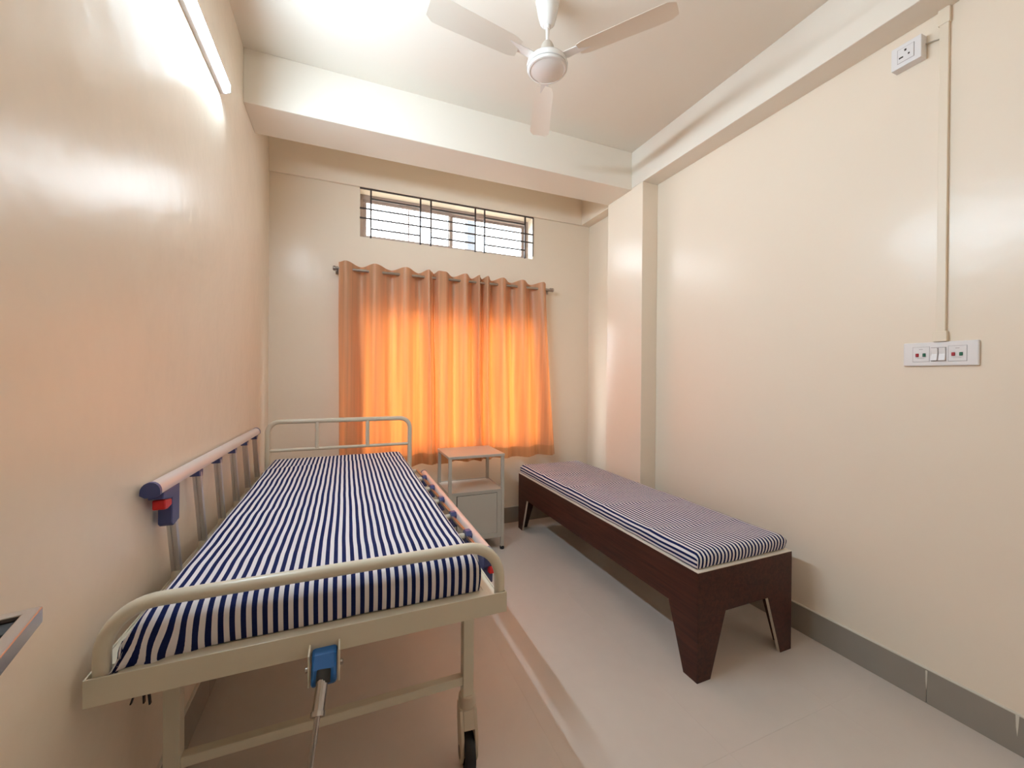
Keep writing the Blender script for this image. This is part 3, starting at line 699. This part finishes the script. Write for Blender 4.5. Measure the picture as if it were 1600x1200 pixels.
# ------------------------------------------------------------------ bedside locker
lx1, ly0, lz = 1.202, 3.050, 0.778; lx0, ly1 = lx1 - 0.460, ly0 + 0.405
lk_ = thing('bedside_locker', 'grey metal bedside locker with open shelf between bed and window', 'locker', ((lx0 + lx1) / 2, (ly0 + ly1) / 2, 0))
for x in (lx0, lx1 - 0.025):
    for y in (ly0, ly1 - 0.025):
        L = MB().box(x, x + 0.025, y, y + 0.025, 0.020, lz - 0.022).build('leg', M['enamel_grey'], lk_, bevel=0.002)
        pl(MB().lathe([(0.0165, 0.0), (0.018, 0.004), (0.018, 0.020), (0.013, 0.026)], (x + 0.0125, y + 0.0125, 0), 14).build('rubber_foot', M['black'], L, smooth=40), 'black rubber foot')
MB().box(lx0 - 0.003, lx1 + 0.003, ly0 - 0.003, ly1 + 0.003, lz - 0.022, lz).build('top_panel', M['enamel_grey'], lk_, bevel=0.004)
# tray shelf with low rolled edge
sh = MB().box(lx0 + 0.004, lx1 - 0.004, ly0 + 0.002, ly1 - 0.002, 0.474, 0.486)
sh.box(lx0 + 0.025, lx1 - 0.025, ly0 + 0.001, ly0 + 0.007, 0.486, 0.492).box(lx0 + 0.001, lx0 + 0.007, ly0 + 0.025, ly1 - 0.025, 0.486, 0.492).box(lx1 - 0.007, lx1 - 0.001, ly0 + 0.025, ly1 - 0.025, 0.486, 0.492).box(lx0 + 0.025, lx1 - 0.025, ly1 - 0.007, ly1 - 0.001, 0.486, 0.492)
sh.build('shelf', M['enamel_grey'], lk_, bevel=0.0015)
cb = MB().box(lx0 + 0.003, lx0 + 0.006, ly0 + 0.02, ly1 - 0.02, 0.10, 0.474).box(lx1 - 0.006, lx1 - 0.003, ly0 + 0.02, ly1 - 0.02, 0.10, 0.474).box(lx0 + 0.02, lx1 - 0.02, ly1 - 0.006, ly1 - 0.003, 0.10, 0.474).box(lx0 + 0.006, lx1 - 0.006, ly0 + 0.02, ly1 - 0.006, 0.100, 0.104)
cb.box(lx0 + 0.024, lx0 + 0.064, ly0 + 0.004, ly0 + 0.012, 0.10, 0.474).box(lx1 - 0.060, lx1 - 0.024, ly0 + 0.004, ly0 + 0.012, 0.10, 0.474).box(lx0 + 0.064, lx1 - 0.060, ly0 + 0.004, ly0 + 0.012, 0.465, 0.474).box(lx0 + 0.064, lx1 - 0.060, ly0 + 0.004, ly0 + 0.012, 0.10, 0.136)
cb.build('cabinet_body', M['enamel_grey'], lk_, bevel=0.001)
MB().box(lx0 + 0.064, lx1 - 0.060, ly0 + 0.010, ly0 + 0.012, 0.136, 0.465).build('door_gap_shade', M['dark_fill'], lk_)  # dark plate painted as the shade round the door
MB().box(lx0 + 0.0705, lx1 - 0.0622, ly0 + 0.003, ly0 + 0.0095, 0.1385, 0.4610).build('door', M['enamel_grey'], lk_, bevel=0.0015)

# ------------------------------------------------------------------ right wall fittings
sw = thing('switch_board', 'white horizontal switch plate with two rockers on the right wall', 'switch', (XR, 0.89, 1.51))
MB().box(XR - 0.012, XR, 0.772, 1.008, 1.461, 1.563).build('plate', M['white'], sw, bevel=0.004)
XF = XR - 0.012
for ya, yb_ in ((0.920, 0.974), (0.806, 0.860)):
    p = MB().box(XF - 0.0015, XF + 0.001, ya, yb_, 1.480, 1.543).build('indicator_module', M['white'], sw, bevel=0.0008)
    MB().box(XF - 0.0004, XF + 0.001, ya - 0.0012, yb_ + 0.0012, 1.4788, 1.5442).build('module_gap', M['print'], sw)
    yc = (ya + yb_) / 2
    pl(MB().box(XF - 0.0050, XF - 0.001, yc + 0.0065, yc + 0.0175, 1.5010, 1.5160).build('button', M['redbtn'], p, bevel=0.002), 'dark red square button')
    pl(MB().box(XF - 0.0050, XF - 0.001, yc - 0.0165, yc - 0.0055, 1.5010, 1.5160).build('button', M['greenbtn'], p, bevel=0.002), 'dark green square button')
    for ya_, yb2, za_, zb2 in ((-0.006, 0.006, 1.5320, 1.5340), (-0.016, 0.018, 1.4960, 1.4972), (-0.012, 0.012, 1.4925, 1.4935)):
        MB().box(XF - 0.0018, XF - 0.001, yc + ya_, yc + yb2, za_, zb2).build('printed_line', M['print'], p)
MB().box(XF - 0.0004, XF + 0.001, 0.8665, 0.9150, 1.4800, 1.5400).build('module_gap', M['print'], sw)
for ya, yb_ in ((0.8930, 0.9130), (0.8685, 0.8885)):
    r = MB().prism([(XF + 0.001, 1.4835), (XF - 0.0105, 1.4835), (XF - 0.0035, 1.5115), (XF - 0.0065, 1.5370), (XF + 0.001, 1.5370)], 1, ya, yb_).build('rocker', M['white'], sw, bevel=0.0008)

sk = thing('power_socket', 'white boxed three-pin socket high on the right wall by the beam', 'socket', (XR, 0.995, 2.855))
SXF = XR - 0.046
MB().box(SXF, XR, 0.944, 1.049, 2.803, 2.902).build('socket_box', M['white'], sk, bevel=0.003)
MB().box(SXF - 0.0012, SXF + 0.001, 0.967, 1.026, 2.822, 2.884).build('module_gap', M['print'], sk)
MB().box(SXF - 0.0025, SXF + 0.001, 0.969, 1.0245, 2.8235, 2.8825).build('socket_face', M['white'], sk, bevel=0.001)
for y, z, a, b in ((0.997, 2.869, 0.0035, 0.0045), (0.985, 2.846, 0.003, 0.0035), (1.012, 2.843, 0.0075, 0.0032)):
    MB().box(SXF - 0.0032, SXF - 0.002, y - a, y + a, z - b, z + b).build('pin_hole', M['dark_fill'], sk)
MB().tube([(XR - 0.010, 0.946, 2.866), (XR - 0.008, 0.92, 2.861), (XR - 0.004, 0.904, 2.857)], 0.003, 8).build('cable', M['cable'], sk, smooth=50)

cd = thing('cable_conduit', 'ivory vertical cable trunking from ceiling beam down to the switch plate', 'conduit', (XR, 0.885, 2.2))
MB().box(XR - 0.014, XR, 0.870, 0.900, 1.605, 2.935).build('trunking', M['conduit'], cd, bevel=0.002)
MB().box(XR - 0.017, XR, 0.866, 0.904, 2.905, 2.971).build('top_coupler', M['conduit'], cd, bevel=0.002)
MB().box(XR - 0.019, XR, 0.864, 0.908, 1.5635, 1.607).build('bottom_coupler', M['conduit'], cd, bevel=0.002)

# ------------------------------------------------------------------ open door leaf at the camera's left with its lever
hz = 1.183
piv = Vector((-0.252, 0.494, 0)); RD = Matrix.Rotation(math.radians(12), 3, 'Z')
def turn(b):
    b.v = [piv + RD @ (p - piv) for p in b.v]; return b
dr = struct(turn(MB().box(-0.355, -0.320, -0.345, 0.545, 0.01, 2.08)).build('door_1', M['board']), 'open door leaf at the left of the doorway')
turn(MB().lathe([(0.026, 0.0), (0.026, 0.008), (0.022, 0.010)], (-0.320, 0.478, hz), 24, axis=0)).build('rosette', M['steel'], dr, smooth=40)
hd = MB().prism([(-0.312, 0.4865), (-0.2605, 0.4865), (-0.2605, 0.365), (-0.250, 0.365), (-0.250, 0.4970), (-0.312, 0.4970)], 2, hz - 0.0075, hz + 0.0075)
pl(turn(hd).build('door_handle', M['steel'], dr, bevel=0.0012), 'square-bar stainless lever handle')
turn(MB().box(-0.312, -0.2625, 0.464, 0.4862, hz - 0.008, hz + 0.003)).build('handle_backing', M['black'], dr, bevel=0.001)
